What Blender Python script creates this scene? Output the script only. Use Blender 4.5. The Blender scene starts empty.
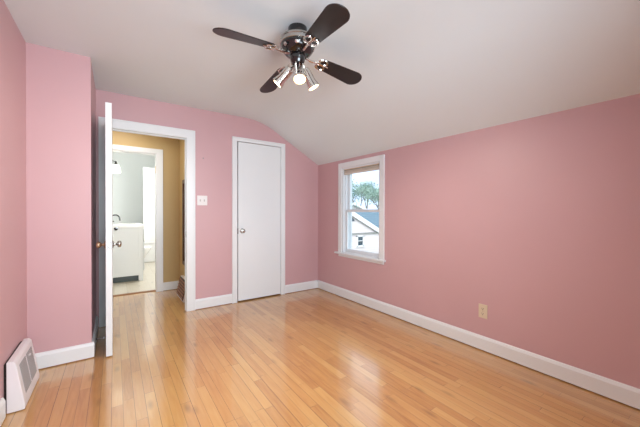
import bpy, bmesh, math, random
from mathutils import Vector, Matrix
C = bpy.context.scene.collection
SC = bpy.context.scene
R = math.radians
PI = math.pi

# ------------------------------------------------------------------ camera
cam_d = bpy.data.cameras.new('camera')
cam = bpy.data.objects.new('camera', cam_d)
C.objects.link(cam)
SC.camera = cam
cam_d.sensor_fit = 'HORIZONTAL'
cam_d.sensor_width = 36.0
cam_d.lens = 36.0 * 294.18 / 640
cam_d.clip_start = 0.05
cam_d.clip_end = 300
yaw, pitch, roll = 0.6093, -0.0073, 0.0021
fw = Vector((math.sin(yaw) * math.cos(pitch), math.cos(yaw) * math.cos(pitch), math.sin(pitch)))
rt = Vector((math.cos(yaw), -math.sin(yaw), 0))
up = rt.cross(fw)
rt, up = rt * math.cos(roll) + up * math.sin(roll), up * math.cos(roll) - rt * math.sin(roll)
m = Matrix((rt, up, -fw)).transposed().to_4x4()
m.translation = Vector((-2.5464, -3.7002, 1.17))
cam.matrix_world = m

# ------------------------------------------------------------------ sky, sun, big lights, exposure
SC.view_settings.view_transform = 'Standard'
SC.view_settings.look = 'None'
SC.view_settings.gamma = 1.0
SC.view_settings.use_curve_mapping = False
SC.view_settings.exposure = 0.08

W = bpy.data.worlds.new('sky')
SC.world = W
W.use_nodes = True
wn, wl = W.node_tree.nodes, W.node_tree.links
wn.clear()
wo = wn.new('ShaderNodeOutputWorld')
wb = wn.new('ShaderNodeBackground')
tc = wn.new('ShaderNodeTexCoord')
nz = wn.new('ShaderNodeTexNoise')
nz.inputs['Scale'].default_value = 3.5
nz.inputs['Detail'].default_value = 5
rp = wn.new('ShaderNodeValToRGB')
rp.color_ramp.elements[0].position = 0.40
rp.color_ramp.elements[0].color = (0.52, 0.63, 0.84, 1)
rp.color_ramp.elements[1].position = 0.62
rp.color_ramp.elements[1].color = (0.92, 0.95, 1.0, 1)
wl.new(tc.outputs['Generated'], nz.inputs['Vector'])
wl.new(nz.outputs['Fac'], rp.inputs['Fac'])
wl.new(rp.outputs['Color'], wb.inputs['Color'])
wb.inputs['Strength'].default_value = 2.1
wl.new(wb.outputs['Background'], wo.inputs['Surface'])


def light(name, kind, loc, energy, color, size=None, size_y=None, target=None, **kw):
    d = bpy.data.lights.new(name, kind)
    d.energy = energy
    d.color = color
    if kind == 'AREA':
        d.shape = 'RECTANGLE'
        d.size = size
        d.size_y = size_y or size
    for k, v in kw.items():
        setattr(d, k, v)
    o = bpy.data.objects.new(name, d)
    C.objects.link(o)
    o.location = loc
    if target is not None:
        o.rotation_euler = (Vector(target) - Vector(loc)).to_track_quat('-Z', 'Y').to_euler()
    return o


sun = light('sun', 'SUN', (0, 0, 20), 2.2, (1.0, 0.95, 0.90), angle=R(3))
sun.rotation_euler = Vector((0.55, 0.75, -0.75)).to_track_quat('-Z', 'Y').to_euler()
# added fill lights behind the camera and in the bathroom; hall ceiling light
light('rear_fill_light', 'AREA', (-1.98, -4.36, 1.38), 42, (0.79, 0.91, 1.0), 1.4, 1.2, (-1.95, 0, 1.45), spread=R(115))
pw = light('window_portal', 'AREA', (0.17, -0.934, 1.185), 1, (1, 1, 1), 0.70, 1.14, (-3, -0.934, 1.185))
pw.data.cycles.is_portal = True
light('bathroom_fill_light', 'AREA', (-1.23, 2.7, 1.5), 46, (1.0, 0.99, 0.97), 1.6, 1.3, (-2.7, 2.7, 1.4))  # added to brighten the bathroom evenly; its wall has no window
light('hall_ceiling_light', 'AREA', (-2.5, 0.62, 2.34), 7, (1.0, 0.95, 0.86), 0.4, 0.4, (-2.5, 0.62, 0))


# ------------------------------------------------------------------ materials
def srgb(r, g, b):
    def f(c):
        c /= 255
        return c / 12.92 if c <= 0.04045 else ((c + 0.055) / 1.055) ** 2.4
    return (f(r), f(g), f(b), 1)


def mat(name, col, rough=0.5, metal=0.0, noise=0.0, nscale=30, bump=0.0, bscale=200, spec=0.5, coat=0.0, emit=None, estr=0):
    M = bpy.data.materials.new(name)
    M.use_nodes = True
    n, l = M.node_tree.nodes, M.node_tree.links
    p = n['Principled BSDF']
    p.inputs['Base Color'].default_value = col
    p.inputs['Roughness'].default_value = rough
    p.inputs['Metallic'].default_value = metal
    p.inputs['Specular IOR Level'].default_value = spec
    p.inputs['Coat Weight'].default_value = coat
    if emit:
        p.inputs['Emission Color'].default_value = emit
        p.inputs['Emission Strength'].default_value = estr
    t = n.new('ShaderNodeTexCoord')
    if noise:
        z = n.new('ShaderNodeTexNoise')
        z.inputs['Scale'].default_value = nscale
        z.inputs['Detail'].default_value = 4
        l.new(t.outputs['Object'], z.inputs['Vector'])
        mx = n.new('ShaderNodeMix')
        mx.data_type = 'RGBA'
        mx.inputs['A'].default_value = tuple(c * (1 - noise) for c in col[:3]) + (1,)
        mx.inputs['B'].default_value = tuple(min(1, c * (1 + noise)) for c in col[:3]) + (1,)
        l.new(z.outputs['Fac'], mx.inputs['Factor'])
        l.new(mx.outputs['Result'], p.inputs['Base Color'])
    if bump:
        z = n.new('ShaderNodeTexNoise')
        z.inputs['Scale'].default_value = bscale
        l.new(t.outputs['Object'], z.inputs['Vector'])
        b = n.new('ShaderNodeBump')
        b.inputs['Strength'].default_value = bump
        b.inputs['Distance'].default_value = 0.002
        l.new(z.outputs['Fac'], b.inputs['Height'])
        l.new(b.outputs['Normal'], p.inputs['Normal'])
    return M


def wood_floor(name, width, lo, mid, hi, line=0.55, coat_ior=2.0, rough=0.14, length=0.75):
    M = bpy.data.materials.new(name)
    M.use_nodes = True
    n, l = M.node_tree.nodes, M.node_tree.links
    p = n['Principled BSDF']

    def mth(op, a, b=None):
        x = n.new('ShaderNodeMath')
        x.operation = op
        for i, v in enumerate((a, b)):
            if v is None:
                continue
            if isinstance(v, (int, float)):
                x.inputs[i].default_value = v
            else:
                l.new(v, x.inputs[i])
        return x.outputs[0]
    g = n.new('ShaderNodeNewGeometry')
    s = n.new('ShaderNodeSeparateXYZ')
    l.new(g.outputs['Position'], s.inputs[0])
    u = mth('DIVIDE', s.outputs['X'], width)
    row = mth('FLOOR', u)
    fu = mth('FRACT', u)
    wr = n.new('ShaderNodeTexWhiteNoise')
    wr.noise_dimensions = '1D'
    l.new(row, wr.inputs['W'])
    v = mth('ADD', mth('DIVIDE', s.outputs['Y'], length), mth('MULTIPLY', wr.outputs['Value'], 17.3))
    col = mth('FLOOR', v)
    fv = mth('FRACT', v)
    cb = n.new('ShaderNodeCombineXYZ')
    l.new(row, cb.inputs[0])
    l.new(col, cb.inputs[1])
    wp = n.new('ShaderNodeTexWhiteNoise')
    wp.noise_dimensions = '2D'
    l.new(cb.outputs[0], wp.inputs['Vector'])
    # grain
    cg = n.new('ShaderNodeCombineXYZ')
    l.new(mth('MULTIPLY', s.outputs['X'], 60.0), cg.inputs[0])
    l.new(mth('MULTIPLY', s.outputs['Y'], 5.0), cg.inputs[1])
    l.new(mth('MULTIPLY', wp.outputs['Value'], 50.0), cg.inputs[2])
    gn = n.new('ShaderNodeTexNoise')
    gn.inputs['Scale'].default_value = 1.0
    gn.inputs['Detail'].default_value = 5
    gn.inputs['Distortion'].default_value = 0.6
    l.new(cg.outputs[0], gn.inputs['Vector'])
    big = n.new('ShaderNodeTexNoise')
    big.inputs['Scale'].default_value = 1.3
    l.new(g.outputs['Position'], big.inputs['Vector'])
    t = mth('ADD', mth('MULTIPLY', wp.outputs['Value'], 0.42), mth('MULTIPLY', gn.outputs['Fac'], 0.62))
    t = mth('ADD', t, mth('MULTIPLY', mth('SUBTRACT', big.outputs['Fac'], 0.5), 0.35))
    r = n.new('ShaderNodeValToRGB')
    r.color_ramp.elements[0].position = 0.08
    r.color_ramp.elements[0].color = lo
    r.color_ramp.elements[1].position = 0.95
    r.color_ramp.elements[1].color = hi
    e = r.color_ramp.elements.new(0.45)
    e.color = mid
    l.new(t, r.inputs['Fac'])
    kn = n.new('ShaderNodeTexVoronoi')
    kn.inputs['Scale'].default_value = 1.0
    ck = n.new('ShaderNodeCombineXYZ')
    l.new(mth('MULTIPLY', s.outputs['X'], 9.0), ck.inputs[0])
    l.new(mth('MULTIPLY', s.outputs['Y'], 3.0), ck.inputs[1])
    l.new(ck.outputs[0], kn.inputs['Vector'])
    knot = mth('MULTIPLY', mth('MAXIMUM', mth('SUBTRACT', 0.20, kn.outputs['Distance']), 0.0), 2.2)
    # gaps between boards: each board's gap has its own strength
    eu = mth('MINIMUM', fu, mth('SUBTRACT', 1.0, fu))
    ev = mth('MINIMUM', fv, mth('SUBTRACT', 1.0, fv))
    gu = mth('LESS_THAN', eu, 0.0012 / width)
    gv = mth('LESS_THAN', ev, 0.0010 / length)
    gap = mth('MAXIMUM', gu, gv)
    w2 = n.new('ShaderNodeTexWhiteNoise')
    w2.noise_dimensions = '1D'
    l.new(mth('ROUND', u), w2.inputs['W'])
    gs = mth('MULTIPLY', gap, mth('ADD', mth('MULTIPLY', mth('POWER', w2.outputs['Value'], 2.0), 0.65), 0.35))
    mx = n.new('ShaderNodeMix')
    mx.data_type = 'RGBA'
    l.new(mth('MAXIMUM', mth('MULTIPLY', gs, line + 0.45), knot), mx.inputs['Factor'])
    l.new(r.outputs['Color'], mx.inputs['A'])
    mx.inputs['B'].default_value = srgb(62, 34, 16)
    l.new(mx.outputs['Result'], p.inputs['Base Color'])
    p.inputs['Roughness'].default_value = 0.45
    p.inputs['Coat Weight'].default_value = 1.0
    p.inputs['Coat Roughness'].default_value = rough
    p.inputs['Coat IOR'].default_value = coat_ior
    b = n.new('ShaderNodeBump')
    b.inputs['Strength'].default_value = 0.35
    b.inputs['Distance'].default_value = 0.001
    l.new(mth('SUBTRACT', mth('MULTIPLY', gn.outputs['Fac'], 0.15), gap), b.inputs['Height'])
    l.new(b.outputs['Normal'], p.inputs['Normal'])
    # slight cupping of the boards ripples the varnish
    wv = n.new('ShaderNodeTexNoise')
    wv.inputs['Scale'].default_value = 1.0
    cw = n.new('ShaderNodeCombineXYZ')
    l.new(mth('MULTIPLY', s.outputs['X'], 9.0), cw.inputs[0])
    l.new(mth('MULTIPLY', s.outputs['Y'], 3.0), cw.inputs[1])
    l.new(cw.outputs[0], wv.inputs['Vector'])
    b2 = n.new('ShaderNodeBump')
    b2.inputs['Strength'].default_value = 0.06
    b2.inputs['Distance'].default_value = 0.01
    l.new(wv.outputs['Fac'], b2.inputs['Height'])
    l.new(b2.outputs['Normal'], p.inputs['Coat Normal'])
    return M


def glass(name):
    M = bpy.data.materials.new(name)
    M.use_nodes = True
    n, l = M.node_tree.nodes, M.node_tree.links
    n.clear()
    o = n.new('ShaderNodeOutputMaterial')
    mx = n.new('ShaderNodeMixShader')
    fr = n.new('ShaderNodeFresnel')
    gb = n.new('ShaderNodeNewGeometry')      # same reflectance on the inner face of the pane
    mi_ = n.new('ShaderNodeMix')
    mi_.inputs['A'].default_value = 1.45
    mi_.inputs['B'].default_value = 1 / 1.45
    l.new(gb.outputs['Backfacing'], mi_.inputs['Factor'])
    l.new(mi_.outputs['Result'], fr.inputs['IOR'])
    tr = n.new('ShaderNodeBsdfTransparent')
    tr.inputs['Color'].default_value = (0.94, 0.97, 0.97, 1)
    gl = n.new('ShaderNodeBsdfGlossy')
    gl.inputs['Roughness'].default_value = 0.02
    l.new(fr.outputs[0], mx.inputs[0])
    l.new(tr.outputs[0], mx.inputs[1])
    l.new(gl.outputs[0], mx.inputs[2])
    l.new(mx.outputs[0], o.inputs['Surface'])
    return M


def striped(name, c1, c2, scale, axis='Z', rough=0.6, thin=0.12):
    """boards / shingles: a thin darker line every 1/scale metre"""
    M = bpy.data.materials.new(name)
    M.use_nodes = True
    n, l = M.node_tree.nodes, M.node_tree.links
    p = n['Principled BSDF']
    p.inputs['Roughness'].default_value = rough
    g = n.new('ShaderNodeNewGeometry')
    s = n.new('ShaderNodeSeparateXYZ')
    l.new(g.outputs['Position'], s.inputs[0])
    a = n.new('ShaderNodeMath'); a.operation = 'MULTIPLY'; a.inputs[1].default_value = scale
    l.new(s.outputs[axis], a.inputs[0])
    b = n.new('ShaderNodeMath'); b.operation = 'FRACT'
    l.new(a.outputs[0], b.inputs[0])
    c = n.new('ShaderNodeMath'); c.operation = 'LESS_THAN'; c.inputs[1].default_value = thin
    l.new(b.outputs[0], c.inputs[0])
    z = n.new('ShaderNodeTexNoise'); z.inputs['Scale'].default_value = 2.5
    l.new(g.outputs['Position'], z.inputs['Vector'])
    mx = n.new('ShaderNodeMix'); mx.data_type = 'RGBA'
    mx.inputs['A'].default_value = c1
    mx.inputs['B'].default_value = c2
    ad = n.new('ShaderNodeMath'); ad.operation = 'MULTIPLY_ADD'
    l.new(z.outputs['Fac'], ad.inputs[0]); ad.inputs[1].default_value = 0.3
    l.new(c.outputs[0], ad.inputs[2]); ad.use_clamp = True
    l.new(ad.outputs[0], mx.inputs['Factor'])
    l.new(mx.outputs['Result'], p.inputs['Base Color'])
    return M


MT = dict(
    pink=mat('pink_wall_paint', srgb(207, 167, 170), 0.42, noise=0.03, nscale=2.5, bump=0.10, bscale=140, spec=0.4),
    ceil=mat('white_ceiling_paint', srgb(229, 237, 239), 0.7, noise=0.015, nscale=2, bump=0.06, bscale=90, spec=0.3),
    white=mat('white_trim_paint', srgb(234, 236, 237), 0.32, noise=0.01, nscale=8),
    door=mat('white_door_paint', srgb(232, 235, 236), 0.4, noise=0.012, nscale=3, bump=0.05, bscale=60),
    tan=mat('tan_wall_paint', srgb(198, 170, 118), 0.5, noise=0.03, nscale=3, bump=0.08),
    bath=mat('pale_green_white_paint', srgb(240, 242, 239), 0.5, noise=0.01, nscale=3),
    floor=wood_floor('oak_strip_floor', 0.057, srgb(168, 110, 52), srgb(197, 144, 79), srgb(212, 168, 102), length=0.6),
    bfloor=wood_floor('pale_plank_floor', 0.15, srgb(196, 184, 160), srgb(208, 198, 178), srgb(220, 212, 196), line=0.2, coat_ior=1.4, rough=0.3, length=1.1),
    thresh=mat('oak_threshold', srgb(150, 100, 55), 0.4, noise=0.15, nscale=40),
    dark=mat('recess_shade', srgb(40, 30, 26), 0.9, noise=0.1, nscale=10),  # dark tone standing in for the shade inside gaps
    black=mat('black_enamel', srgb(16, 15, 16), 0.16, noise=0.1, nscale=20, coat=0.6),
    blade=mat('espresso_blade', srgb(36, 29, 29), 0.33, noise=0.25, nscale=25),
    chrome=mat('polished_chrome', srgb(222, 218, 212), 0.12, 1.0, noise=0.03, nscale=20),
    nickel=mat('brushed_nickel', srgb(178, 176, 172), 0.25, 1.0, noise=0.04, nscale=40),
    brass=mat('aged_brass', srgb(190, 168, 140), 0.28, 1.0, noise=0.08, nscale=40),
    bulb=mat('lit_spot_bulb', srgb(255, 240, 215), 0.3, emit=srgb(255, 226, 176), estr=7.0, noise=0.01),
    ivory=mat('ivory_plastic', srgb(222, 206, 180), 0.4, noise=0.02, nscale=20),
    slot=mat('dark_slots', srgb(60, 48, 38), 0.6, noise=0.05),
    plate=mat('white_plastic', srgb(232, 228, 226), 0.35, noise=0.01, nscale=20),
    toggle=mat('grey_toggle', srgb(196, 188, 184), 0.4, noise=0.02, nscale=20),
    reg=mat('white_enamel_metal', srgb(236, 232, 234), 0.35, noise=0.015, nscale=10),
    grille=striped('grey_louvred_grille', srgb(176, 176, 180), srgb(120, 120, 126), 90.0, 'Z', 0.5, 0.45),
    brownreg=mat('brown_enamel_metal', srgb(158, 104, 78), 0.45, noise=0.08, nscale=20),
    darkwood=mat('dark_stained_wood', srgb(84, 54, 34), 0.4, noise=0.2, nscale=30),
    mirror=mat('mirror_silver', srgb(230, 232, 232), 0.03, 1.0, noise=0.005),
    shade=mat('cream_shade_fabric', srgb(222, 212, 200), 0.8, noise=0.05, nscale=60),
    shadetan=mat('tan_shade_rail', srgb(222, 200, 172), 0.6, noise=0.08, nscale=50),
    vinyl=mat('white_vinyl', srgb(228, 232, 236), 0.35, noise=0.01, nscale=8),
    glass=glass('window_glass'),
    vanity=mat('pale_grey_white_cabinet', srgb(228, 230, 229), 0.4, noise=0.01, nscale=6),
    counter=mat('white_counter', srgb(246, 246, 244), 0.2, noise=0.02, nscale=8),
    porcelain=mat('white_porcelain', srgb(246, 246, 246), 0.12, noise=0.01, nscale=5, coat=0.5),
    frost=mat('frosted_lit_glass', srgb(250, 248, 240), 0.4, emit=srgb(255, 248, 232), estr=3.0, noise=0.01),
    siding=striped('white_lap_siding', srgb(240, 228, 228), srgb(214, 204, 208), 7.0, 'Z', 0.6, 0.10),
    extwhite=mat('white_exterior_trim', srgb(246, 244, 246), 0.5, noise=0.02, nscale=4),
    shingle=striped('blue_grey_shingles', srgb(112, 138, 152), srgb(80, 104, 120), 6.0, 'Z', 0.9, 0.2),
    extglass=mat('dark_window_glass', srgb(52, 74, 88), 0.08, noise=0.15, nscale=3),
    lawn=mat('lawn', srgb(120, 132, 104), 0.95, noise=0.25, nscale=2),
    bark=mat('grey_bark', srgb(150, 150, 146), 0.9, noise=0.25, nscale=8),
    leafa=mat('pale_grey_green_leaves', srgb(150, 176, 160), 0.7, noise=0.25, nscale=1.5),
    leafb=mat('blue_green_leaves', srgb(112, 146, 142), 0.7, noise=0.25, nscale=1.5),
    leafc=mat('hedge_leaves', srgb(92, 120, 116), 0.7, noise=0.25, nscale=2.5),
    gapshade=mat('slate_gap_shade', srgb(84, 92, 92), 0.6, noise=0.05),  # shade of the open gap under the vanity, put into the colour
    steel=mat('steel_spring', srgb(190, 188, 186), 0.25, 1.0, noise=0.03),
    rubber=mat('white_rubber', srgb(240, 240, 238), 0.6, noise=0.01),
)


# ------------------------------------------------------------------ mesh builder
class B:
    def __init__(s):
        s.bm = bmesh.new()

    def box(s, x0, x1, y0, y1, z0, z1, bev=0.0, M=None):
        r = bmesh.ops.create_cube(s.bm, size=1)
        vs = r['verts']
        bmesh.ops.scale(s.bm, verts=vs, vec=(abs(x1 - x0), abs(y1 - y0), abs(z1 - z0)))
        bmesh.ops.translate(s.bm, verts=vs, vec=((x0 + x1) / 2, (y0 + y1) / 2, (z0 + z1) / 2))
        if bev:
            es = list({e for v in vs for e in v.link_edges})
            q = bmesh.ops.bevel(s.bm, geom=es, offset=bev, segments=2, affect='EDGES', profile=0.5)
            vs = list({v for f in q['faces'] for v in f.verts} | {v for v in vs if v.is_valid})
        if M is not None:
            bmesh.ops.transform(s.bm, matrix=M, verts=vs)
        return s

    def prism(s, pts, axis, a0, a1, M=None):
        """polygon in the plane across `axis`, extruded from a0 to a1"""
        def P(p, a):
            if axis == 'X': return (a, p[0], p[1])
            if axis == 'Y': return (p[0], a, p[1])
            return (p[0], p[1], a)
        A = [s.bm.verts.new(P(p, a0)) for p in pts]
        Bv = [s.bm.verts.new(P(p, a1)) for p in pts]
        k = len(pts)
        s.bm.faces.new(A)
        s.bm.faces.new(Bv[::-1])
        for i in range(k):
            s.bm.faces.new((A[i], Bv[i], Bv[(i + 1) % k], A[(i + 1) % k]))
        if M is not None:
            bmesh.ops.transform(s.bm, matrix=M, verts=A + Bv)
        return s

    def lathe(s, prof, seg=32, M=None):
        """profile of (radius, z) about the local z axis; closed with caps"""
        rings = []
        allv = []
        for r, z in prof:
            if r < 1e-5:
                v = [s.bm.verts.new((0, 0, z))]
            else:
                v = [s.bm.verts.new((r * math.cos(2 * PI * i / seg), r * math.sin(2 * PI * i / seg), z)) for i in range(seg)]
            rings.append(v)
            allv += v
        for a, b in zip(rings, rings[1:]):
            for i in range(seg):
                j = (i + 1) % seg
                q = [a[i % len(a)], a[j % len(a)], b[j % len(b)], b[i % len(b)]]
                u = []
                for v in q:
                    if v not in u:
                        u.append(v)
                if len(u) > 2:
                    s.bm.faces.new(u)
        for ring in (rings[0], rings[-1]):
            if len(ring) > 2:
                s.bm.faces.new(ring)
        if M is not None:
            bmesh.ops.transform(s.bm, matrix=M, verts=allv)
        return s

    def tube(s, pts, rad, seg=10, M=None):
        pts = [Vector(p) for p in pts]
        rads = rad if isinstance(rad, (list, tuple)) else [rad] * len(pts)
        rings = []
        ref = None
        for i, p in enumerate(pts):
            d = (pts[min(i + 1, len(pts) - 1)] - pts[max(i - 1, 0)]).normalized()
            if ref is None:
                ref = Vector((0, 0, 1)) if abs(d.z) < 0.9 else Vector((1, 0, 0))
            a = d.cross(ref).normalized()
            b = d.cross(a)
            ref = a.cross(d) if a.cross(d).length > 0.1 else ref
            rings.append([s.bm.verts.new(p + rads[i] * (a * math.cos(2 * PI * k / seg) + b * math.sin(2 * PI * k / seg))) for k in range(seg)])
        for A, Bq in zip(rings, rings[1:]):
            for k in range(seg):
                s.bm.faces.new((A[k], A[(k + 1) % seg], Bq[(k + 1) % seg], Bq[k]))
        s.bm.faces.new(rings[0])
        s.bm.faces.new(rings[-1])
        if M is not None:
            bmesh.ops.transform(s.bm, matrix=M, verts=[v for r in rings for v in r])
        return s

    def ring(s, path, rad, seg=8, M=None):
        """closed tube through path"""
        pts = [Vector(p) for p in path]
        n = len(pts)
        rings = []
        for i, p in enumerate(pts):
            d = (pts[(i + 1) % n] - pts[i - 1]).normalized()
            a = d.cross(Vector((0, 0, 1))).normalized()
            b = d.cross(a)
            rings.append([s.bm.verts.new(p + rad * (a * math.cos(2 * PI * k / seg) + b * math.sin(2 * PI * k / seg))) for k in range(seg)])
        for i in range(n):
            A, Bq = rings[i], rings[(i + 1) % n]
            for k in range(seg):
                s.bm.faces.new((A[k], A[(k + 1) % seg], Bq[(k + 1) % seg], Bq[k]))
        if M is not None:
            bmesh.ops.transform(s.bm, matrix=M, verts=[v for r in rings for v in r])
        return s

    def quad(s, a, b, c, d):
        s.bm.faces.new([s.bm.verts.new(p) for p in (a, b, c, d)])
        return s

    def build(s, name, material, parent=None, loc=None, smooth=False, bevel=0.0):
        bmesh.ops.recalc_face_normals(s.bm, faces=s.bm.faces[:])
        me = bpy.data.meshes.new(name)
        s.bm.to_mesh(me)
        s.bm.free()
        me.materials.append(MT[material])
        o = bpy.data.objects.new(name, me)
        C.objects.link(o)
        if parent is not None:
            o.parent = parent
        if loc:
            o.location = loc
        if smooth:
            for f in me.polygons:
                f.use_smooth = True
            me.set_sharp_from_angle(angle=R(38))
        if bevel:
            bv = o.modifiers.new('bevel', 'BEVEL')
            bv.width = bevel
            bv.segments = 2
            bv.limit_method = 'ANGLE'
            bv.angle_limit = R(40)
        return o


def struct(o, label=None, cat=None):
    o['kind'] = 'structure'
    if label:
        o['label'] = label
        o['category'] = cat
    return o


def empty(name, loc, rz=0.0):
    o = bpy.data.objects.new(name, None)
    o.empty_display_size = 0.1
    C.objects.link(o)
    o.location = loc
    o.rotation_euler = (0, 0, rz)
    return o


def tag(o, label, cat, group=None, kind=None):
    o['label'] = label
    o['category'] = cat
    if group:
        o['group'] = group
    if kind:
        o['kind'] = kind
    return o


def child_copy(src, parent):
    c = src.copy()
    C.objects.link(c)
    c.parent = parent
    for ch in list(src.children):
        child_copy(ch, c)
    return c


# ------------------------------------------------------------------ the setting
XL, XP, YP, YR = -3.07, -2.70, -0.74, -4.45      # left wall, bump-out, rear wall
ZC, ZK = 2.385, 1.87

# ceiling underside: flat, a soft bend, then the slope down to the knee wall
arc = []
p0, p1, p2 = Vector((-1.16, ZC)), Vector((-0.915, ZC)), Vector((-0.70, ZK + 0.70 * 0.5519))
for i in range(13):
    t = i / 12
    q = p0 * (1 - t) ** 2 + p1 * 2 * t * (1 - t) + p2 * t * t
    arc.append((q.x, q.y))
slope_k = (arc[-1][1] - ZK) / 0.70
under = [(XL - 0.12, ZC)] + arc + [(0.0, ZK), (0.16, ZK - 0.16 * slope_k)]
b = B().prism(under + [(0.16, ZC + 0.15), (XL - 0.12, ZC + 0.15)], 'Y', YR - 0.1, 0.0)
o = struct(b.build('ceiling', 'ceil', smooth=True))

struct(B().box(XL - 0.12, 0.0, YR - 0.1, 1.20, -0.12, 0.0).build('floor', 'floor'))

# back wall with the two doorways
EX0, EX1, EZ = -2.615, -1.86, 2.03
KX0, KX1, KZ = -1.262, -0.640, 2.065
poly = [(XL - 0.12, 0), (EX0, 0), (EX0, EZ), (EX1, EZ), (EX1, 0), (KX0, 0), (KX0, KZ), (KX1, KZ), (KX1, 0), (0, 0), (0, ZK)] + arc[::-1] + [(XL - 0.12, ZC)]
struct(B().prism(poly, 'Y', 0.0, 0.07).build('wall_back', 'pink'))
struct(B().box(KX0 - 0.05, KX1 + 0.05, 0.07, 0.11, 0, KZ + 0.05).build('closet_shade_backing', 'dark'))  # dark plate paints in the unlit closet seen through the door gaps

# right (knee) wall with the window opening
WY0, WY1, WZ0, WZ1 = -1.285, -0.582, 0.612, 1.757
b = B()
b.box(0, 0.16, YR - 0.1, WY0, 0, ZK).box(0, 0.16, WY1, 0.12, 0, ZK).box(0, 0.16, WY0, WY1, 0, WZ0).box(0, 0.16, WY0, WY1, WZ1, ZK)
struct(b.build('wall_right', 'pink'))
struct(B().box(XL - 0.12, XL, YR - 0.1, 0.0, 0, ZC).build('wall_left', 'pink'))
struct(B().box(XL, XP, YP, 0.0, 0, ZC).build('wall_corner_bumpout', 'pink'))

# rear wall behind the camera with an added window opening behind the fill light
prof = [(XL, 0), (0, 0), (0, ZK)] + arc[::-1] + [(XL, ZC)]
RX0, RX1, RZ0, RZ1 = -2.75, -1.15, 0.75, 2.02
b = B()
b.box(XL, RX0, YR - 0.1, YR, 0, ZC).box(RX0, RX1, YR - 0.1, YR, 0, RZ0).box(RX0, RX1, YR - 0.1, YR, RZ1, ZC)
b.prism([(RX1, 0), (0, 0), (0, ZK)] + [a for a in arc[::-1] if a[0] > RX1] + [(RX1, ZC)], 'Y', YR - 0.1, YR)
struct(b.build('wall_rear', 'pink'))
b = B()
for x0, x1, z0, z1 in ((RX0 - .07, RX0, RZ0, RZ1), (RX1, RX1 + .07, RZ0, RZ1), (RX0 - .07, RX1 + .07, RZ1, RZ1 + .07), (RX0 - .1, RX1 + .1, RZ0 - .05, RZ0), (-1.97, -1.93, RZ0, RZ1)):
    b.box(x0, x1, YR, YR + 0.02, z0, z1)
w2_ = struct(b.build('added_rear_window', 'white'))  # unseen window, added to frame the rear fill light
B().box(RX0, RX1, YR - 0.1, YR - 0.09, RZ0, RZ1).build('added_window_cover', 'vinyl', w2_)  # added plate closing the invented opening


# baseboards: plain board with an eased top edge
def base_prof(t=0.017, h=0.122):
    return [(0, 0.008), (t, 0.008), (t, h - 0.022), (t * 0.55, h - 0.004), (t * 0.35, h), (0, h)]


def baseboard(name, axis, at, s, a0, a1, t=0.017):
    """board on the wall plane `at`, standing out towards sign s, running a0..a1"""
    pr = [(at + s * p[0], p[1]) for p in base_prof(t)]
    if axis == 'X':      # runs along X, the wall plane is a Y value
        return struct(B().prism(pr, 'X', a0, a1).build(name, 'white'))
    return struct(B().prism([(p[0], p[1]) for p in pr], 'Y', a0, a1).build(name, 'white'))


baseboard('baseboard_right', 'Y', 0.0, -1, YR, 0.0)
baseboard('baseboard_back', 'X', 0.0, -1, EX1 + 0.092, KX0 - 0.065)
baseboard('baseboard_back_corner', 'X', 0.0, -1, KX1 + 0.062, -0.017)
baseboard('baseboard_bumpout', 'X', YP, -1, XL, XP + 0.017)
baseboard('baseboard_bumpout_side', 'Y', XP, 1, YP, -0.02)
baseboard('baseboard_left', 'Y', XL, 1, YR, -1.335)
baseboard('baseboard_left_corner', 'Y', XL, 1, -0.90, YP - 0.017)


# door casings with jambs
def casing(name, x0, x1, z1, wl_, wr_, wt, depth, stop=True):
    b = B()
    y0 = -0.018
    b.box(x0 - wl_, x0, y0, 0, 0, z1)
    b.box(x1, x1 + wr_, y0, 0, 0, z1)
    b.box(x0 - wl_, x1 + wr_, y0, 0, z1, z1 + wt)
    # back band and inner bead
    b.box(x1 + wr_ - 0.016, x1 + wr_, y0 - 0.007, y0, 0, z1 + wt)
    b.box(x0 - wl_, x0 - wl_ + 0.016, y0 - 0.007, y0, 0, z1 + wt)
    b.box(x0 - wl_ + 0.016, x1 + wr_ - 0.016, y0 - 0.007, y0, z1 + wt - 0.016, z1 + wt)
    # jamb lining
    if depth:
        b.box(x0 - 0.001, x0 + 0.012, y0 + 0.004, depth, 0, z1)
        b.box(x1 - 0.003, x1 + 0.001, y0 + 0.004, depth, 0, z1)
        b.box(x0, x1, y0 + 0.004, depth, z1 - 0.012, z1 + 0.001)
        if stop:
            b.box(x1 - 0.010, x1 - 0.003, 0.030, 0.06, 0, z1 - 0.012)
            b.box(x0 + 0.012, x0 + 0.022, 0.035, 0.07, 0, z1 - 0.012)
            b.box(x0 + 0.012, x1 - 0.012, 0.035, 0.07, z1 - 0.022, z1 - 0.012)
    return struct(b.build(name, 'white', bevel=0.002))


t1 = casing('trim_1', EX0, EX1, EZ, 0.063, 0.092, 0.082, 0.073)
B().box(EX1 - 0.0045, EX1 - 0.0025, -0.004, 0.028, 0.865, 0.935).build('strike_plate', 'nickel', t1)
t2 = casing('trim_2', KX0, KX1, KZ, 0.065, 0.062, 0.050, 0.0)
# casing on the hall side of the entry
b = B()
b.box(EX0 - 0.08, EX0, 0.07, 0.088, 0, EZ).box(EX1, EX1 + 0.08, 0.07, 0.088, 0, EZ).box(EX0 - 0.08, EX1 + 0.08, 0.07, 0.088, EZ, EZ + 0.08)
struct(b.build('trim_3', 'white'))


# doors
def knob_lathe(M):
    """rosette, stem and round knob out along +z"""
    return B().lathe([(0, 0), (0.030, 0), (0.031, 0.004), (0.026, 0.009), (0.012, 0.012), (0.010, 0.026), (0.014, 0.031),
                      (0.023, 0.036), (0.0275, 0.044), (0.0275, 0.052), (0.023, 0.060), (0.012, 0.064), (0, 0.065)], 24, M)


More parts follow.
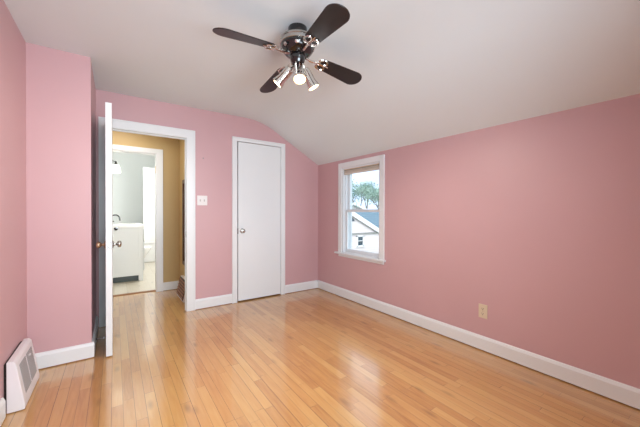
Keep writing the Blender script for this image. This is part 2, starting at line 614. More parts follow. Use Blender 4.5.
def hinge(x, y, z):
    b = B()
    b.tube([(x, y, z - 0.045), (x, y, z + 0.045)], 0.006, 10)
    b.lathe([(0, 0), (0.0045, 0.001), (0.003, 0.006), (0, 0.008)], 10, Matrix.Translation((x, y, z + 0.045)))
    return b


DX0, DX1, DY0, DY1 = -2.606, -2.564, -0.82, -0.030
d1 = struct(B().box(DX0, DX1, DY0, DY1, 0.010, 2.030, 0.002).build('door_1', 'door'), 'white flush entry door swung wide open, seen edge on', 'door')
kz, ky = 0.897, -0.752
MR = Matrix.Translation((DX1, ky, kz)) @ Matrix.Rotation(R(90), 4, 'Y')
ML = Matrix.Translation((DX0, ky, kz)) @ Matrix.Rotation(R(-90), 4, 'Y')
knob_lathe(MR).build('door_knob', 'nickel', d1, smooth=True)
knob_lathe(ML).build('door_knob', 'brass', d1, smooth=True)['label'] = 'brassy door knob on the back of the door'
B().box(-2.5975, -2.5725, DY0 - 0.002, DY0, kz - 0.030, kz + 0.030, 0.001).build('latch_plate', 'nickel', d1)
B().tube([(-2.585, DY0 - 0.013, kz), (-2.585, DY0, kz)], 0.008, 12).build('latch_bolt', 'nickel', d1, smooth=True)
for z in (0.25, 1.05, 1.80):
    hinge(DX0 - 0.002, DY1 + 0.004, z).build('hinge', 'nickel', d1, smooth=True)

d2 = struct(B().box(KX0 + 0.013, KX1 - 0.004, -0.012, 0.024, 0.016, KZ - 0.006, 0.002).build('door_2', 'door'), 'white flush closet door, closed, in the pink back wall', 'door')
MK = Matrix.Translation((-1.198, -0.012, 0.917)) @ Matrix.Rotation(R(90), 4, 'X')
knob_lathe(MK).build('door_knob', 'nickel', d2, smooth=True)
for z in (0.24, 1.83):
    hinge(KX1 - 0.004, -0.018, z).build('hinge', 'white', d2, smooth=True)
B().box(KX0 + 0.008, KX0 + 0.0135, -0.014, 0.010, 0.88, 0.95).build('latch_plate', 'nickel', d2)

# ------------------------------------------------------------------ window in the right wall
w1 = struct(empty('window_1', (0, (WY0 + WY1) / 2, WZ0)), 'white double hung window in the pink right wall', 'window')
wy, wz = w1.location.y, WZ0


def wpart(b, name, m_, parent=None, **kw):
    o_ = b.build(name, m_, parent or w1, **kw)
    if parent is None:
        o_.matrix_parent_inverse = Matrix.Translation((0, -wy, -wz))
    return o_


b = B()
cw = 0.068
b.box(-0.018, 0, WY0 - cw, WY0, WZ0, WZ1 + cw).box(-0.018, 0, WY1, WY1 + cw, WZ0, WZ1 + cw).box(-0.018, 0, WY0, WY1, WZ1, WZ1 + cw)
wpart(b, 'casing', 'white', bevel=0.002)
b = B().box(-0.045, 0.05, WY0 - 0.088, WY1 + 0.125, WZ0 - 0.022, WZ0, 0.004)
b = B()
b.box(-0.045, 0.0, WY0 - 0.088, WY1 + 0.122, WZ0 - 0.022, WZ0 + 0.001, 0.004).box(0.0, 0.16, WY0, WY1, WZ0 - 0.002, WZ0 + 0.006)
wpart(b, 'window_sill', 'white')
wpart(B().box(-0.016, 0, WY0 - cw + .005, WY1 + cw - .005, WZ0 - 0.055, WZ0 - 0.022, 0.002), 'apron', 'white')
b = B()
jt = 0.022
for y0, y1 in ((WY0, WY0 + jt), (WY1 - jt, WY1)):
    b.box(0.0, 0.16, y0, y1, WZ0, WZ1)
    yy = y1 if y0 == WY0 else y0
    sg = 1 if y0 == WY0 else -1
    for xx in (0.030, 0.074, 0.118):
        b.box(xx, xx + 0.008, min(yy, yy + sg * .012), max(yy, yy + sg * .012), WZ0, WZ1)
b.box(0.0, 0.16, WY0 + jt, WY1 - jt, WZ1 - 0.02, WZ1)
wpart(b, 'window_frame', 'vinyl')


def sash(x0, x1, z0, z1, sw, rb, rt_):
    a, c = WY0 + jt, WY1 - jt
    b = B()
    b.box(x0, x1, a, a + sw, z0, z1).box(x0, x1, c - sw, c, z0, z1)
    b.box(x0, x1, a + sw, c - sw, z0, z0 + rb).box(x0, x1, a + sw, c - sw, z1 - rt_, z1)
    s_ = wpart(b, 'sash', 'vinyl', bevel=0.002)
    xm = (x0 + x1) / 2
    B().box(xm - 0.003, xm + 0.003, a + sw - 0.004, c - sw + 0.004, z0 + rb - 0.004, z1 - rt_ + 0.004).build('pane', 'glass', s_)
    return s_


sash(0.042, 0.072, WZ0 + 0.006, 1.195, 0.030, 0.045, 0.032)
sash(0.086, 0.116, 1.165, WZ1 - 0.02, 0.030, 0.032, 0.035)
lk = B().box(0.036, 0.044, -0.95, -0.90, 1.190, 1.204, 0.002)
wpart(lk, 'sash_lock', 'plate')

# raised blind at the head of the opening
bl = empty('raised_window_shade', (0.024, wy, WZ1))
tag(bl, 'tan and cream fabric shade drawn up to the head of the window', 'window shade')
L0, L1 = WY0 + 0.024 - wy, WY1 - 0.024 - wy
B().box(-0.018, 0.010, L0, L1, -0.030, -0.001, 0.003).build('headrail', 'shadetan', bl)
b = B()
for i in range(5):
    z = -0.034 - i * 0.0065
    b.prism([(-0.013, z), (-0.018, z - 0.003), (-0.013, z - 0.006), (0.005, z - 0.006), (0.008, z - 0.003), (0.005, z)], 'Y', L0 + .004, L1 - .004)
b.build('folded_fabric', 'shade', bl)
B().box(-0.017, 0.008, L0 + .003, L1 - .003, -0.092, -0.067, 0.003).build('bottom_rail', 'shade', bl)
B().box(-0.0185, 0.0085, L0 + .003, L1 - .003, -0.0375, -0.0335).build('trim_tape', 'bark', bl)

# ------------------------------------------------------------------ ceiling fan with three spot lamps
FAN = (-1.546, -2.003, ZC)
fan = empty('ceiling_fan', FAN)
tag(fan, 'black four blade ceiling fan with chrome spot lamps on the white ceiling', 'ceiling fan')
B().lathe([(0, 0), (0.062, 0), (0.064, -0.006), (0.064, -0.040), (0.058, -0.056), (0.040, -0.066), (0, -0.066)], 40).build('canopy', 'black', fan, smooth=True)
mh = B().lathe([(0, -0.058), (0.062, -0.058), (0.090, -0.066), (0.108, -0.076), (0.113, -0.086), (0.113, -0.118), (0.110, -0.134), (0.099, -0.156),
                (0.078, -0.176), (0.050, -0.184), (0, -0.184)], 48).build('motor_housing', 'black', fan, smooth=True)
bd = B()
bd.lathe([(0.106, -0.072), (0.116, -0.076), (0.118, -0.088), (0.1150, -0.091), (0.1150, -0.096), (0.119, -0.099), (0.118, -0.114), (0.110, -0.118)], 48)
bd.build('chrome_band', 'nickel', mh, smooth=True)
for k in range(8):
    a = 2 * PI * k / 8 + 0.2
    Mx = Matrix.Translation((0.105 * math.cos(a), 0.105 * math.sin(a), -0.143)) @ Matrix.Rotation(a, 4, 'Z') @ Matrix.Rotation(R(115), 4, 'Y')
    B().lathe([(0, 0), (0.011, 0), (0.012, 0.003), (0.008, 0.005), (0, 0.005)], 12, Mx).build('vent_stud', 'chrome', mh, smooth=True)
B().lathe([(0, -0.172), (0.050, -0.172), (0.052, -0.180), (0.048, -0.215), (0.040, -0.235), (0.028, -0.250), (0, -0.252)], 32).build('switch_housing', 'black', fan, smooth=True)


def blade_outline():
    pts = []
    r0, r1 = 0.165, 0.515
    for i in range(9):                       # rounded root
        a = PI / 2 + PI * i / 8
        pts.append((r0 + 0.030 + 0.034 * math.cos(a), 0.048 * math.sin(a)))
    for i in range(17):                      # round tip
        a = -PI / 2 + PI * i / 16
        pts.append((r1 - 0.062 + 0.068 * math.cos(a), 0.067 * math.sin(a)))
    return pts


def iron(b):
    """cast bracket: arm from the motor, then an open heart of two scrolls under the blade"""
    b.tube([(0.060, 0, -0.010), (0.095, 0, -0.016), (0.125, 0, -0.010), (0.150, 0, -0.008)], [0.010, 0.009, 0.008, 0.007], 8)
    for s_ in (1, -1):
        path = []
        for i in range(20):
            a = 2 * PI * i / 20
            path.append((0.182 + 0.034 * math.cos(a), s_ * (0.023 + 0.019 * math.sin(a)), -0.008))
        b.ring(path, 0.0045, 6)
        b.tube([(0.150, 0, -0.008), (0.165, s_ * 0.035, -0.008), (0.195, s_ * 0.047, -0.008)], 0.0045, 6)
        b.lathe([(0, 0), (0.006, 0.001), (0.006, 0.003), (0, 0.004)], 10, Matrix.Translation((0.205, s_ * 0.026, -0.012)))
    b.tube([(0.150, 0, -0.008), (0.235, 0, -0.007)], [0.006, 0.004], 8)
    return b


blade0 = None
for k in range(4):
    if blade0 is None:
        b = B().prism(blade_outline(), 'Z', -0.003, 0.003)
        bl0 = b.build('blade', 'blade', fan, bevel=0.002)
        iron(B()).build('blade_iron', 'chrome', bl0, smooth=True)
        blade0 = bb = bl0
    else:
        bb = child_copy(blade0, fan)
    th = R((-1.0, 89.0, 179.0, 265.0)[k])
    # pitch about the blade's own axis, a little droop towards the tip
    Mx = Matrix.Translation((0, 0, -0.165)) @ Matrix.Rotation(th, 4, 'Z') @ Matrix.Rotation(R((5.5, 8.5, 3.0, 2.0)[k]), 4, 'Y') @ Matrix.Rotation(R(-13), 4, 'X') @ Matrix.Diagonal((1.05, 1.05, 1, 1))
    bb.matrix_local = Mx
    bb.rotation_mode = 'XYZ'

sp0 = None
for k, az in enumerate((138, -113, -22)):
    a = R(az)
    d = Vector((0.60 * math.cos(a), 0.60 * math.sin(a), (-0.62, -1.20, -1.10)[k])).normalized()
    base = Vector((0.045 * math.cos(a), 0.045 * math.sin(a), -0.262))
    q = d.to_track_quat('Z', 'Y')
    if sp0 is None:
        s_ = B().lathe([(0, 0), (0.018, 0), (0.028, 0.006), (0.032, 0.018), (0.032, 0.090), (0.035, 0.104), (0.041, 0.130), (0.041, 0.136), (0.037, 0.136), (0.033, 0.114), (0, 0.112)], 32).build('spot_lamp', 'chrome', fan, smooth=True)
        B().lathe([(0, 0.114), (0.016, 0.114), (0.031, 0.124), (0.0355, 0.130), (0.026, 0.138), (0, 0.141)], 24).build('bulb', 'bulb', s_, smooth=True)
        B().tube([(-0.0, 0, 0.004), (-0.012, 0, -0.018), (-0.012, 0, -0.035)], 0.008, 10).build('swivel_arm', 'chrome', s_, smooth=True)
        sp0 = s_
    else:
        s_ = child_copy(sp0, fan)
    s_.location = base
    s_.rotation_euler = q.to_euler()
    tip = Vector(FAN) + base + d * 0.160
    light('spot_lamp_beam', 'SPOT', tip, 40.0, (1.0, 0.93, 0.80), target=tip + d, spot_size=R(130), spot_blend=0.9, shadow_soft_size=0.03)

# ------------------------------------------------------------------ wall plates, nail
ou = empty('wall_outlet', (0.0, -2.459, 0.331))
tag(ou, 'ivory duplex wall outlet low on the pink right wall', 'outlet')
B().box(-0.006, 0, -0.036, 0.036, -0.058, 0.058, 0.0025).build('cover_plate', 'ivory', ou)
for z in (0.021, -0.021):
    rc = B().lathe([(0, 0), (0.0165, 0), (0.0165, 0.003), (0, 0.003)], 20, Matrix.Translation((-0.006, 0, z)) @ Matrix.Rotation(R(-90), 4, 'Y')).build('receptacle', 'ivory', ou, smooth=True)
    b = B()
    for y in (0.006, -0.006):
        b.box(-0.0098, -0.0088, y - 0.0012, y + 0.0012, z - 0.001, z + 0.009)
    b.box(-0.0098, -0.0088, -0.0025, 0.0025, z - 0.010, z - 0.005)
    b.build('slots', 'slot', rc)
B().lathe([(0, 0), (0.0035, 0), (0.003, 0.0012), (0, 0.0015)], 12, Matrix.Translation((-0.006, 0, 0)) @ Matrix.Rotation(R(-90), 4, 'Y')).build('screw', 'brass', ou)

sw = empty('light_switch', (-1.686, 0.0, 1.297))
tag(sw, 'white double toggle light switch on the pink wall beside the entry casing', 'light switch')
B().box(-0.058, 0.058, -0.006, 0, -0.058, 0.058, 0.0025).build('cover_plate', 'plate', sw)
for x in (-0.023, 0.023):
    b = B().box(x - 0.006, x + 0.006, -0.008, -0.006, -0.013, 0.013)
    b.box(x - 0.0045, x + 0.0045, -0.020, -0.007, -0.001, 0.009, 0.0015)
    b.build('toggle', 'toggle', sw)

tag(B().tube([(-1.677, 0.004, 1.801), (-1.677, -0.012, 1.803)], 0.003, 8).lathe([(0, 0), (0.006, 0), (0.006, 0.0015), (0, 0.002)], 12,
    Matrix.Translation((-1.677, -0.012, 1.803)) @ Matrix.Rotation(R(90), 4, 'X')).build('wall_nail', 'nickel'), 'small nail left in the pink wall above the light switch', 'nail')

# ------------------------------------------------------------------ white baseboard register on the left wall
rg = empty('baseboard_register', (XL, -1.108, 0.0))
tag(rg, 'white slanted baseboard heat register with two grey grilles on the left wall', 'heat register')
# profile in X-Z (out from the wall), runs along Y
Ya, Yb = -0.192, 0.207
P = [(0.012, 0.004), (0.088, 0.004), (0.090, 0.030), (0.052, 0.280), (0.040, 0.297), (0.012, 0.297)]
B().prism(P, 'Y', Ya, Yb).build('housing', 'reg', rg, bevel=0.004)
B().box(0.0, 0.012, Ya + 0.012, Yb - 0.012, 0.004, 0.285).build('wall_gap_shade', 'dark', rg)  # dark filler painted as the shadow gap between register and wall
sl = Vector((-0.038, 0, 0.250)).normalized()          # up the slanted face
nr = Vector((0.250, 0, 0.038)).normalized()
MF = Matrix(((nr.x, 0, sl.x, 0.090), (0, 1, 0, 0), (nr.z, 0, sl.z, 0.030), (0, 0, 0, 1)))
for y0, y1 in ((-0.140, -0.004), (0.020, 0.156)):
    g_ = B().box(-0.003, 0.0012, y0, y1, 0.045, 0.225, 0, MF).build('grille', 'grille', rg)
    b = B()
    n_ = 16
    for i in range(n_):
        z = 0.049 + i * 0.0112
        b.box(0.000, 0.0038, y0, y1, z, z + 0.0028, 0, MF)
    b.build('louvres', 'toggle', g_)
B().box(0.0, 0.009, 0.060, 0.082, 0.196, 0.206, 0.001, MF).build('damper_lever', 'reg', rg)

# spring door stop on the bump-out's baseboard
ds = empty('door_stop', (XP + 0.017, -0.50, 0.055))
tag(ds, 'spring door stop with white tip behind the open entry door', 'door stop')
pts = []
for i in range(91):
    a = i / 90 * 2 * PI * 9
    pts.append((0.004 + 0.046 * i / 90, 0.006 * math.cos(a), 0.006 * math.sin(a)))
B().tube(pts, 0.0014, 5).lathe([(0, 0), (0.011, 0), (0.009, 0.004), (0, 0.005)], 14, Matrix.Rotation(R(90), 4, 'Y')).build('spring', 'steel', ds, smooth=True)
B().lathe([(0, 0), (0.008, 0), (0.0085, 0.010), (0.006, 0.013), (0, 0.014)], 14, Matrix.Translation((0.049, 0, 0)) @ Matrix.Rotation(R(90), 4, 'Y')).build('rubber_tip', 'rubber', ds, smooth=True)

# ------------------------------------------------------------------ the hall beyond the entry
HX0, HX1, HY0, HY1 = -3.6, -1.75, 0.07, 1.14
BX0, BX1, BZ = -2.80, -2.045, 1.998
poly = [(HX0, 0), (BX0, 0), (BX0, BZ), (BX1, BZ), (BX1, 0), (HX1, 0), (HX1, ZC), (HX0, ZC)]
struct(B().prism(poly, 'Y', HY1, HY1 + 0.12).build('wall_hall_back', 'tan'))
struct(B().box(HX1, HX1 + 0.1, HY0, HY1 + 0.12, 0, ZC).build('wall_hall_right', 'tan'))
struct(B().box(HX0 - 0.1, HX0, HY0, HY1 + 0.12, 0, ZC).build('wall_hall_left', 'tan'))
struct(B().box(HX0, XL - 0.12, HY0 - 0.1, HY0, 0, ZC).build('wall_hall_front', 'tan'))
struct(B().box(HX0 - 0.1, XL - 0.12, HY0 - 0.1, 1.20, -0.12, 0).build('floor_hall', 'floor'))
struct(B().box(HX0 - 0.1, HX1 + 0.1, HY0, HY1 + 0.12, ZC, ZC + 0.1).build('ceiling_hall', 'ceil'))
baseboard('baseboard_hall_back', 'X', HY1, -1, BX1 + 0.077, HX1)
baseboard('baseboard_hall_right', 'Y', HX1, -1, 0.83, HY1 - 0.017)
b = B()
for x0, x1, z0, z1 in ((BX0 - 0.075, BX0, 0, BZ), (BX1, BX1 + 0.077, 0, BZ), (BX0 - 0.075, BX1 + 0.077, BZ, BZ + 0.064)):
    b.box(x0, x1, HY1 - 0.018, HY1, z0, z1)
b.box(BX1 - 0.012, BX1 + 0.001, HY1 - 0.01, HY1 + 0.13, 0, BZ).box(BX0 - .001, BX0 + 0.012, HY1 - 0.01, HY1 + 0.13, 0, BZ).box(BX0, BX1, HY1 - 0.01, HY1 + 0.13, BZ - 0.012, BZ + .001)
t4 = struct(b.build('trim_4', 'white', bevel=0.002))
B().box(BX1 - 0.018, BX1 - 0.011, HY1 + 0.02, HY1 + 0.085, 1.72, 1.82, 0.002).build('hinge_leaf', 'ivory', t4)
struct(B().prism([(HY1 + 0.04, 0.0), (HY1 + 0.055, 0.011), (HY1 + 0.105, 0.011), (HY1 + 0.12, 0.0)], 'X', BX0 + 0.012, BX1 - 0.012).build('trim_5', 'thresh'))

# brown register on the hall's right wall
hr = empty('hall_register', (HX1, 0.585, 0.0))
tag(hr, 'brown louvred register with white sides at the foot of the hall wall', 'heat register')
Ya, Yb = -0.215, 0.235
B().prism([(0, 0.004), (-0.085, 0.004), (-0.085, 0.022), (-0.035, 0.262), (0, 0.262)], 'Y', Ya, Yb).build('housing', 'reg', hr)
sl = Vector((0.05, 0, 0.24)).normalized()
nr = Vector((-0.24, 0, 0.05)).normalized()
MH = Matrix(((nr.x, 0, sl.x, -0.085), (0, 1, 0, 0), (nr.z, 0, sl.z, 0.022), (0, 0, 0, 1)))
f_ = B().box(-0.002, 0.004, Ya + 0.004, Yb - 0.004, 0.0, 0.235, 0, MH).build('louvre_panel', 'slot', hr)
b = B()
for i in range(6):
    z = 0.012 + i * 0.037
    b.box(0.003, 0.012, Ya + 0.01, Yb - 0.01, z, z + 0.018, 0, MH)
b.build('louvres', 'brownreg', f_)

# dark framed mirror on the hall's right wall, seen edge on
mi = empty('hall_mirror', (HX1, 0.62, 0.43))
tag(mi, 'tall dark wood framed mirror hanging on the tan hall wall', 'mirror')
b = B()
for y0, y1, z0, z1 in ((-0.26, -0.21, 0, 1.17), (0.10, 0.15, 0, 1.17), (-0.21, 0.10, 0, 0.05), (-0.21, 0.10, 1.12, 1.17)):
    b.box(-0.024, 0, y0, y1, z0, z1)
b.build('frame', 'darkwood', mi, bevel=0.003)
B().box(-0.010, -0.004, -0.212, 0.102, 0.048, 1.122).build('mirror_pane', 'mirror', mi)

# ------------------------------------------------------------------ bathroom beyond the hall
QX0, QX1, QY0, QY1 = -2.78, -1.20, 1.26, 4.75
struct(B().box(QX0 - 0.1, QX1 + 0.1, 1.20, QY1 + 0.1, -0.12, 0).build('floor_bathroom', 'bfloor'))
struct(B().box(QX0 - 0.1, QX0, QY0, QY1, 0, 2.6).build('wall_bathroom_left', 'bath'))
struct(B().box(QX1, QX1 + 0.1, QY0, QY1, 0, 2.6).build('wall_bathroom_right', 'bath'))
struct(B().box(QX0 - 0.1, QX1 + 0.1, QY1, QY1 + 0.1, 0, 2.6).build('wall_bathroom_back', 'bath'))
struct(B().box(HX1 + 0.1, QX1 + 0.1, 1.16, QY0, 0, 2.6).build('wall_bathroom_front', 'bath'))
struct(B().box(QX0 - 0.1, QX1 + 0.1, QY0, QY1 + 0.1, 2.6, 2.7).build('ceiling_bathroom', 'ceil'))

va = empty('bathroom_vanity', (-2.455, 2.50, 0.0))
tag(va, 'pale bathroom vanity cabinet with white top, dark gap under its base', 'vanity cabinet')
vx0, vx1, vy0, vy1 = -0.315, 0.300, -0.45, 0.45
b = B()
b.box(vx0, vx1, vy0, vy1, 0.10, 0.895)
b.build('cabinet', 'vanity', va, bevel=0.003)
for x in (vx0, vx1 - 0.065):
    for y in (vy0 - 0.004, vy1 - 0.061):
        B().box(x, x + 0.065, y, y + 0.065, 0.0, 0.895).build('leg', 'vanity', va, bevel=0.003)
b = B()
b.box(vx0 + 0.065, vx1 - 0.065, vy0 - 0.004, vy0, 0.10, 0.17)
b.build('bottom_rail', 'vanity', va)
B().box(vx0 + 0.02, vx1 - 0.05, vy0 + 0.05, vy1 - 0.05, 0.004, 0.10).build('gap_shade_block', 'gapshade', va)  # dark block stands in for the shade below the cabinet
B().box(vx0, vx1 + 0.02, vy0 - 0.02, vy1 + 0.02, 0.895, 0.935, 0.004).build('countertop', 'counter', va)
for y in (-0.22, 0.22):
    dr = B().box(vx1, vx1 + 0.018, y - 0.20, y + 0.20, 0.17, 0.86, 0.003).build('door', 'vanity', va)
    B().lathe([(0, 0), (0.006, 0), (0.006, 0.014), (0.014, 0.018), (0.014, 0.026), (0, 0.028)], 16, Matrix.Translation((vx1 + 0.018, y * 0.25, 0.62)) @ Matrix.Rotation(R(90), 4, 'Y')).build('door_knob', 'black', dr, smooth=True)
B().lathe([(0, 0), (0.022, 0), (0.022, 0.006), (0.010, 0.010), (0.010, 0.030), (0.026, 0.034), (0.026, 0.044), (0, 0.046)], 20,
          Matrix.Translation((-0.075, vy0 - 0.004, 0.885)) @ Matrix.Rotation(R(90), 4, 'X')).build('towel_knob', 'black', va, smooth=True)

fa = empty('bathroom_faucet', (-2.585, 2.45, 0.935))
tag(fa, 'black gooseneck faucet standing on the bathroom vanity top', 'faucet')
pts = [(-0.02, 0, 0.0), (-0.02, 0, 0.10)] + [(-0.02 + 0.065 - 0.065 * math.cos(t), 0, 0.10 + 0.065 * math.sin(t)) for t in [PI * i / 10 for i in range(1, 11)]] + [(0.11, 0, 0.065)]
B().tube(pts, 0.011, 12).build('spout', 'black', fa, smooth=True)
B().lathe([(0, 0), (0.028, 0), (0.028, 0.006), (0.014, 0.012), (0, 0.012)], 20, Matrix.Translation((-0.02, 0, 0))).build('base_ring', 'black', fa, smooth=True)
B().tube([(-0.02, 0.10, 0.0), (-0.02, 0.10, 0.045), (0.03, 0.10, 0.055)], 0.009, 10).build('handle', 'black', fa, smooth=True)

sc = empty('bathroom_sconce', (-2.53, 2.00, 1.905))
tag(sc, 'lit white glass sconce with black fitting above the bathroom vanity', 'wall lamp')
B().lathe([(0, 0), (0.040, 0), (0.060, -0.06), (0.066, -0.125), (0.062, -0.128), (0, -0.126)], 28).build('glass_shade', 'frost', sc, smooth=True)
B().lathe([(0, 0.055), (0.010, 0.055), (0.016, 0.03), (0.026, 0.0), (0, -0.004)], 20).tube([(0, 0, 0.045), (-0.05, 0, 0.06), (-0.245, 0, 0.03)], 0.008, 10).build('fitting', 'black', sc, smooth=True)
for i, (z, lab) in enumerate(((1.365, 'upper small white shelf on the bathroom wall under the sconce'), (1.185, 'lower small white shelf on the bathroom wall above the faucet'))):
    tag(B().box(-2.78, -2.585, 2.2, 2.7, z, z + 0.022, 0.003).build('wall_shelf', 'counter'), lab, 'shelf', 'small bathroom shelves')

# toilet beyond the vanity, facing right
to = empty('toilet', (-2.36, 3.42, 0.0))
tag(to, 'white toilet against the bathroom wall past the vanity', 'toilet')
b = B()
seg = 28


def oval(cx, rx, ry, z):
    return [(cx + rx * math.cos(2 * PI * i / seg), ry * math.sin(2 * PI * i / seg), z) for i in range(seg)]


rings = [oval(0.12, 0.20, 0.105, 0.0), oval(0.12, 0.19, 0.10, 0.06), oval(0.13, 0.17, 0.09, 0.16), oval(0.16, 0.22, 0.14, 0.28), oval(0.19, 0.25, 0.18, 0.37), oval(0.19, 0.255, 0.185, 0.395)]
vr = [[b.bm.verts.new(p) for p in r_] for r_ in rings]
for A, Bq in zip(vr, vr[1:]):
    for i in range(seg):
        b.bm.faces.new((A[i], A[(i + 1) % seg], Bq[(i + 1) % seg], Bq[i]))
b.bm.faces.new(vr[0])
b.bm.faces.new(vr[-1])
b.build('bowl', 'porcelain', to, smooth=True)
b = B()
A = [b.bm.verts.new(p) for p in oval(0.195, 0.26, 0.19, 0.395)]
Bq = [b.bm.verts.new(p) for p in oval(0.195, 0.26, 0.19, 0.43)]
for i in range(seg):
    b.bm.faces.new((A[i], A[(i + 1) % seg], Bq[(i + 1) % seg], Bq[i]))
b.bm.faces.new(A)
b.bm.faces.new(Bq)
b.build('seat_lid', 'porcelain', to, bevel=0.008)
B().box(-0.40, -0.20, -0.22, 0.22, 0.37, 0.74, 0.015).build('tank', 'porcelain', to)
B().box(-0.41, -0.19, -0.23, 0.23, 0.74, 0.775, 0.008).build('tank_lid', 'porcelain', to)
B().tube([(-0.19, -0.15, 0.68), (-0.175, -0.15, 0.68), (-0.17, -0.09, 0.675)], 0.006, 8).build('flush_lever', 'nickel', to, smooth=True)

tub = empty('bathtub', (-1.60, 4.38, 0.0))
tag(tub, 'white bathtub with surround along the far bathroom wall', 'bathtub')
B().box(-0.75, 0.395, -0.36, 0.365, 0.0, 0.44, 0.02).build('apron', 'porcelain', tub)
B().box(-0.76, 0.398, -0.375, -0.29, 0.42, 0.475, 0.012).build('rim', 'porcelain', tub)
B().box(-0.42, 0.398, -0.36, -0.30, 0.475, 2.16, 0.008).build('surround_panel', 'counter', tub)
tp = empty('toilet_paper_holder', (-2.1, 4.0, 0.84))
tp.location = (-2.16, 4.75, 0.80)
tag(tp, 'black paper holder on the far bathroom wall beside the toilet', 'paper holder')
B().lathe([(0, 0), (0.03, 0), (0.03, 0.008), (0.01, 0.012), (0.01, 0.05), (0, 0.05)], 18, Matrix.Rotation(R(90), 4, 'X')).build('post', 'black', tp, smooth=True)
B().tube([(-0.07, -0.05, 0), (0.07, -0.05, 0)], 0.016, 12).build('bar', 'black', tp, smooth=True)

# ------------------------------------------------------------------ outdoors, seen through the window
GZ = -3.3
struct(B().box(0.2, 60, -15, 70, GZ - 0.3, GZ).build('ground', 'lawn'))


def house(name, label, x0, x1, y0, y1, eave, ridge, front_band=None, group=None, roofm='shingle', ridge_axis='Y', over=0.25):
    h = empty(name, ((x0 + x1) / 2, (y0 + y1) / 2, GZ))
    tag(h, label, 'house', group)
    hx, hy = (x1 - x0) / 2, (y1 - y0) / 2
    e, r_ = eave - GZ, ridge - GZ
    th = 0.14
    if ridge_axis == 'Y':
        B().prism([(-hx, 0), (hx, 0), (hx, e), (0, r_), (-hx, e)], 'Y', -hy, hy).build('walls', 'siding', h)
        sl_ = (r_ - e) / hx
        for s_ in (1, -1):
            B().prism([(0, r_ + 0.02), (s_ * (hx + over), e - over * sl_ + 0.02), (s_ * (hx + over), e - over * sl_ + th), (0, r_ + th + 0.02)], 'Y', -hy - over, hy + over).build('roof_slope', roofm, h)
            B().prism([(0, r_ - 0.10), (s_ * (hx + over), e - over * sl_ - 0.10), (s_ * (hx + over), e - over * sl_ + th + .03), (0, r_ + th + 0.05)], 'Y', -hy - over - 0.03, -hy - over + 0.0).build('barge_board', 'extwhite', h)
    else:
        B().prism([(-hy, 0), (hy, 0), (hy, e), (0, r_), (-hy, e)], 'X', -hx, hx).build('walls', 'siding', h)
        sl_ = (r_ - e) / hy
        for s_ in (1, -1):
            B().prism([(0, r_ + 0.02), (s_ * (hy + over), e - over * sl_ + 0.02), (s_ * (hy + over), e - over * sl_ + th), (0, r_ + th + 0.02)], 'X', -hx - over, hx + over).build('roof_slope', roofm, h)
    return h


h1 = house('house', 'white sided neighbour house, its gable with a small window facing the room', 6.10, 10.82, 9.0, 14.5, -0.14, 1.02, roofm='shingle', over=0.12)
hl = h1.location
# eave-level band across the gable, attic vent at the peak, small window below the band
B().box(-2.36, 2.36, -2.75 - 0.07, -2.75, -0.16 - GZ, -0.07 - GZ).build('belly_band', 'bark', h1)
B().prism([(-0.26, 0.62 - GZ), (0.26, 0.62 - GZ), (0, 0.90 - GZ)], 'Y', -2.75 - 0.05, -2.75).build('attic_vent', 'extglass', h1)
wx = 9.14 - hl.x
wf = B()
for x0, x1, z0, z1 in ((-0.30, -0.20, -0.86, -0.24), (0.20, 0.30, -0.86, -0.24), (-0.30, 0.30, -0.30, -0.22), (-0.32, 0.32, -0.90, -0.80), (-0.20, 0.20, -0.55, -0.52)):
    wf.box(wx + x0, wx + x1, -2.75 - 0.08, -2.75 - 0.0, z0 - GZ, z1 - GZ)
wfo = wf.build('window_frame', 'extwhite', h1)
B().box(wx - 0.20, wx + 0.20, -2.75 - 0.03, -2.75, -0.82 - GZ, -0.28 - GZ).build('pane', 'extglass', wfo)
house('house', 'long house with blue grey shingle roof behind the white gable', 10.9, 24.0, 15.2, 20.6, -0.9, 1.22, ridge_axis='X', over=0.3)
h3 = house('house', 'farthest white gabled house whose peak shows above the shingle roof', 18.6, 28.2, 26.0, 30.5, 0.55, 2.15, over=0.3)

rnd = random.Random(5)


def leaf_cloud(b, cx, cy, cz, rx, ry, rz, n, sz):
    for _ in range(n):
        while True:
            p = Vector((rnd.uniform(-1, 1), rnd.uniform(-1, 1), rnd.uniform(-1, 1)))
            if 0.25 < p.length < 1:
                break
        c = Vector((cx + p.x * rx, cy + p.y * ry, cz + p.z * rz))
        a = Vector((rnd.gauss(0, 1), rnd.gauss(0, 1), rnd.gauss(0, 1))).normalized()
        d = a.cross(Vector((rnd.gauss(0, 1), rnd.gauss(0, 1), rnd.gauss(0, 1)))).normalized()
        s_ = sz * rnd.uniform(0.6, 1.3)
        b.quad(c - a * s_, c - d * s_ * 0.5, c + a * s_, c + d * s_ * 0.5)


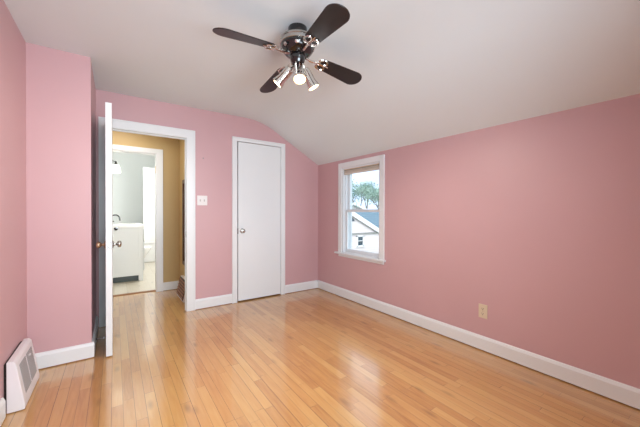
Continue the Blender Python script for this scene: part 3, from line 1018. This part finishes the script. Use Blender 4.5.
def tree(x, y, h, leaf, label, dens=1.0):
    h *= 1.12
    t = empty('tree', (x, y, GZ))
    tag(t, label, 'tree', 'trees beyond the houses')
    b = B()
    fol = B()
    tips = []

    def grow(p, d, ln, r_, lv):
        q = p + d * ln
        mid = p + d * ln * 0.5 + Vector((rnd.uniform(-1, 1), rnd.uniform(-1, 1), 0)) * ln * 0.05
        b.tube([p, mid, q], [r_, r_ * 0.85, r_ * 0.7], 5)
        if lv == 0:
            tips.append(q)
            return
        for _ in range(3 if lv > 1 else 4):
            dd = (d + Vector((rnd.uniform(-1, 1), rnd.uniform(-1, 1), rnd.uniform(-0.1, 0.7))) * 0.75).normalized()
            grow(q, dd, ln * rnd.uniform(0.6, 0.8), r_ * 0.62, lv - 1)
    grow(Vector((0, 0, 0)), Vector((0, 0, 1)), h * 0.24, h * 0.014, 3)
    for q in tips:
        leaf_cloud(fol, q.x, q.y, q.z, h * 0.10, h * 0.10, h * 0.09, int(46 * dens), h * 0.0115)
    b.build('trunk', 'bark', t, smooth=True)
    fol.build('foliage', leaf, t)
    return t


trees = [(30.0, 34.0, 11.5, 'leafb', 'leftmost bare branched tree beyond the houses, pale blue green', 0.6),
         (41.0, 44.0, 14.5, 'leafa', 'second tree from the left beyond the houses, pale green', 1.0),
         (43.5, 55.0, 15.0, 'leafb', 'tree farthest back beyond the houses, blue green crown', 1.1),
         (54.0, 55.0, 16.0, 'leafb', 'second tree from the right beyond the houses, blue green crown', 1.0),
         (38.0, 34.0, 11.5, 'leafa', 'rightmost tree beyond the houses, grey green crown', 1.0)]
for a in trees:
    tree(*a)
# one bare tree nearer, whose fork shows beside the left sash stile
tr = tree(20.7, 22.6, 7.6, 'leafa', 'thin forked tree rising behind the white gable', 0.3)

for i, (x, y, h, lab) in enumerate(((9.55, 8.15, 2.05, 'left dark shrub under the white gable wall'), (10.6, 8.2, 2.45, 'right taller dark shrub under the white gable wall'))):
    s_ = empty('shrub', (x, y, GZ))
    tag(s_, lab, 'shrub', 'shrubs beside the white house')
    f_ = B()
    leaf_cloud(f_, 0, 0, h * 0.55, 0.45, 0.45, h * 0.47, 700, 0.055)
    f_.build('foliage', 'leafc', s_)
    B().tube([(0, 0, 0), (0.02, 0, h * 0.5), (0, 0.02, h * 0.85)], [0.04, 0.03, 0.012], 6).build('stem', 'bark', s_)
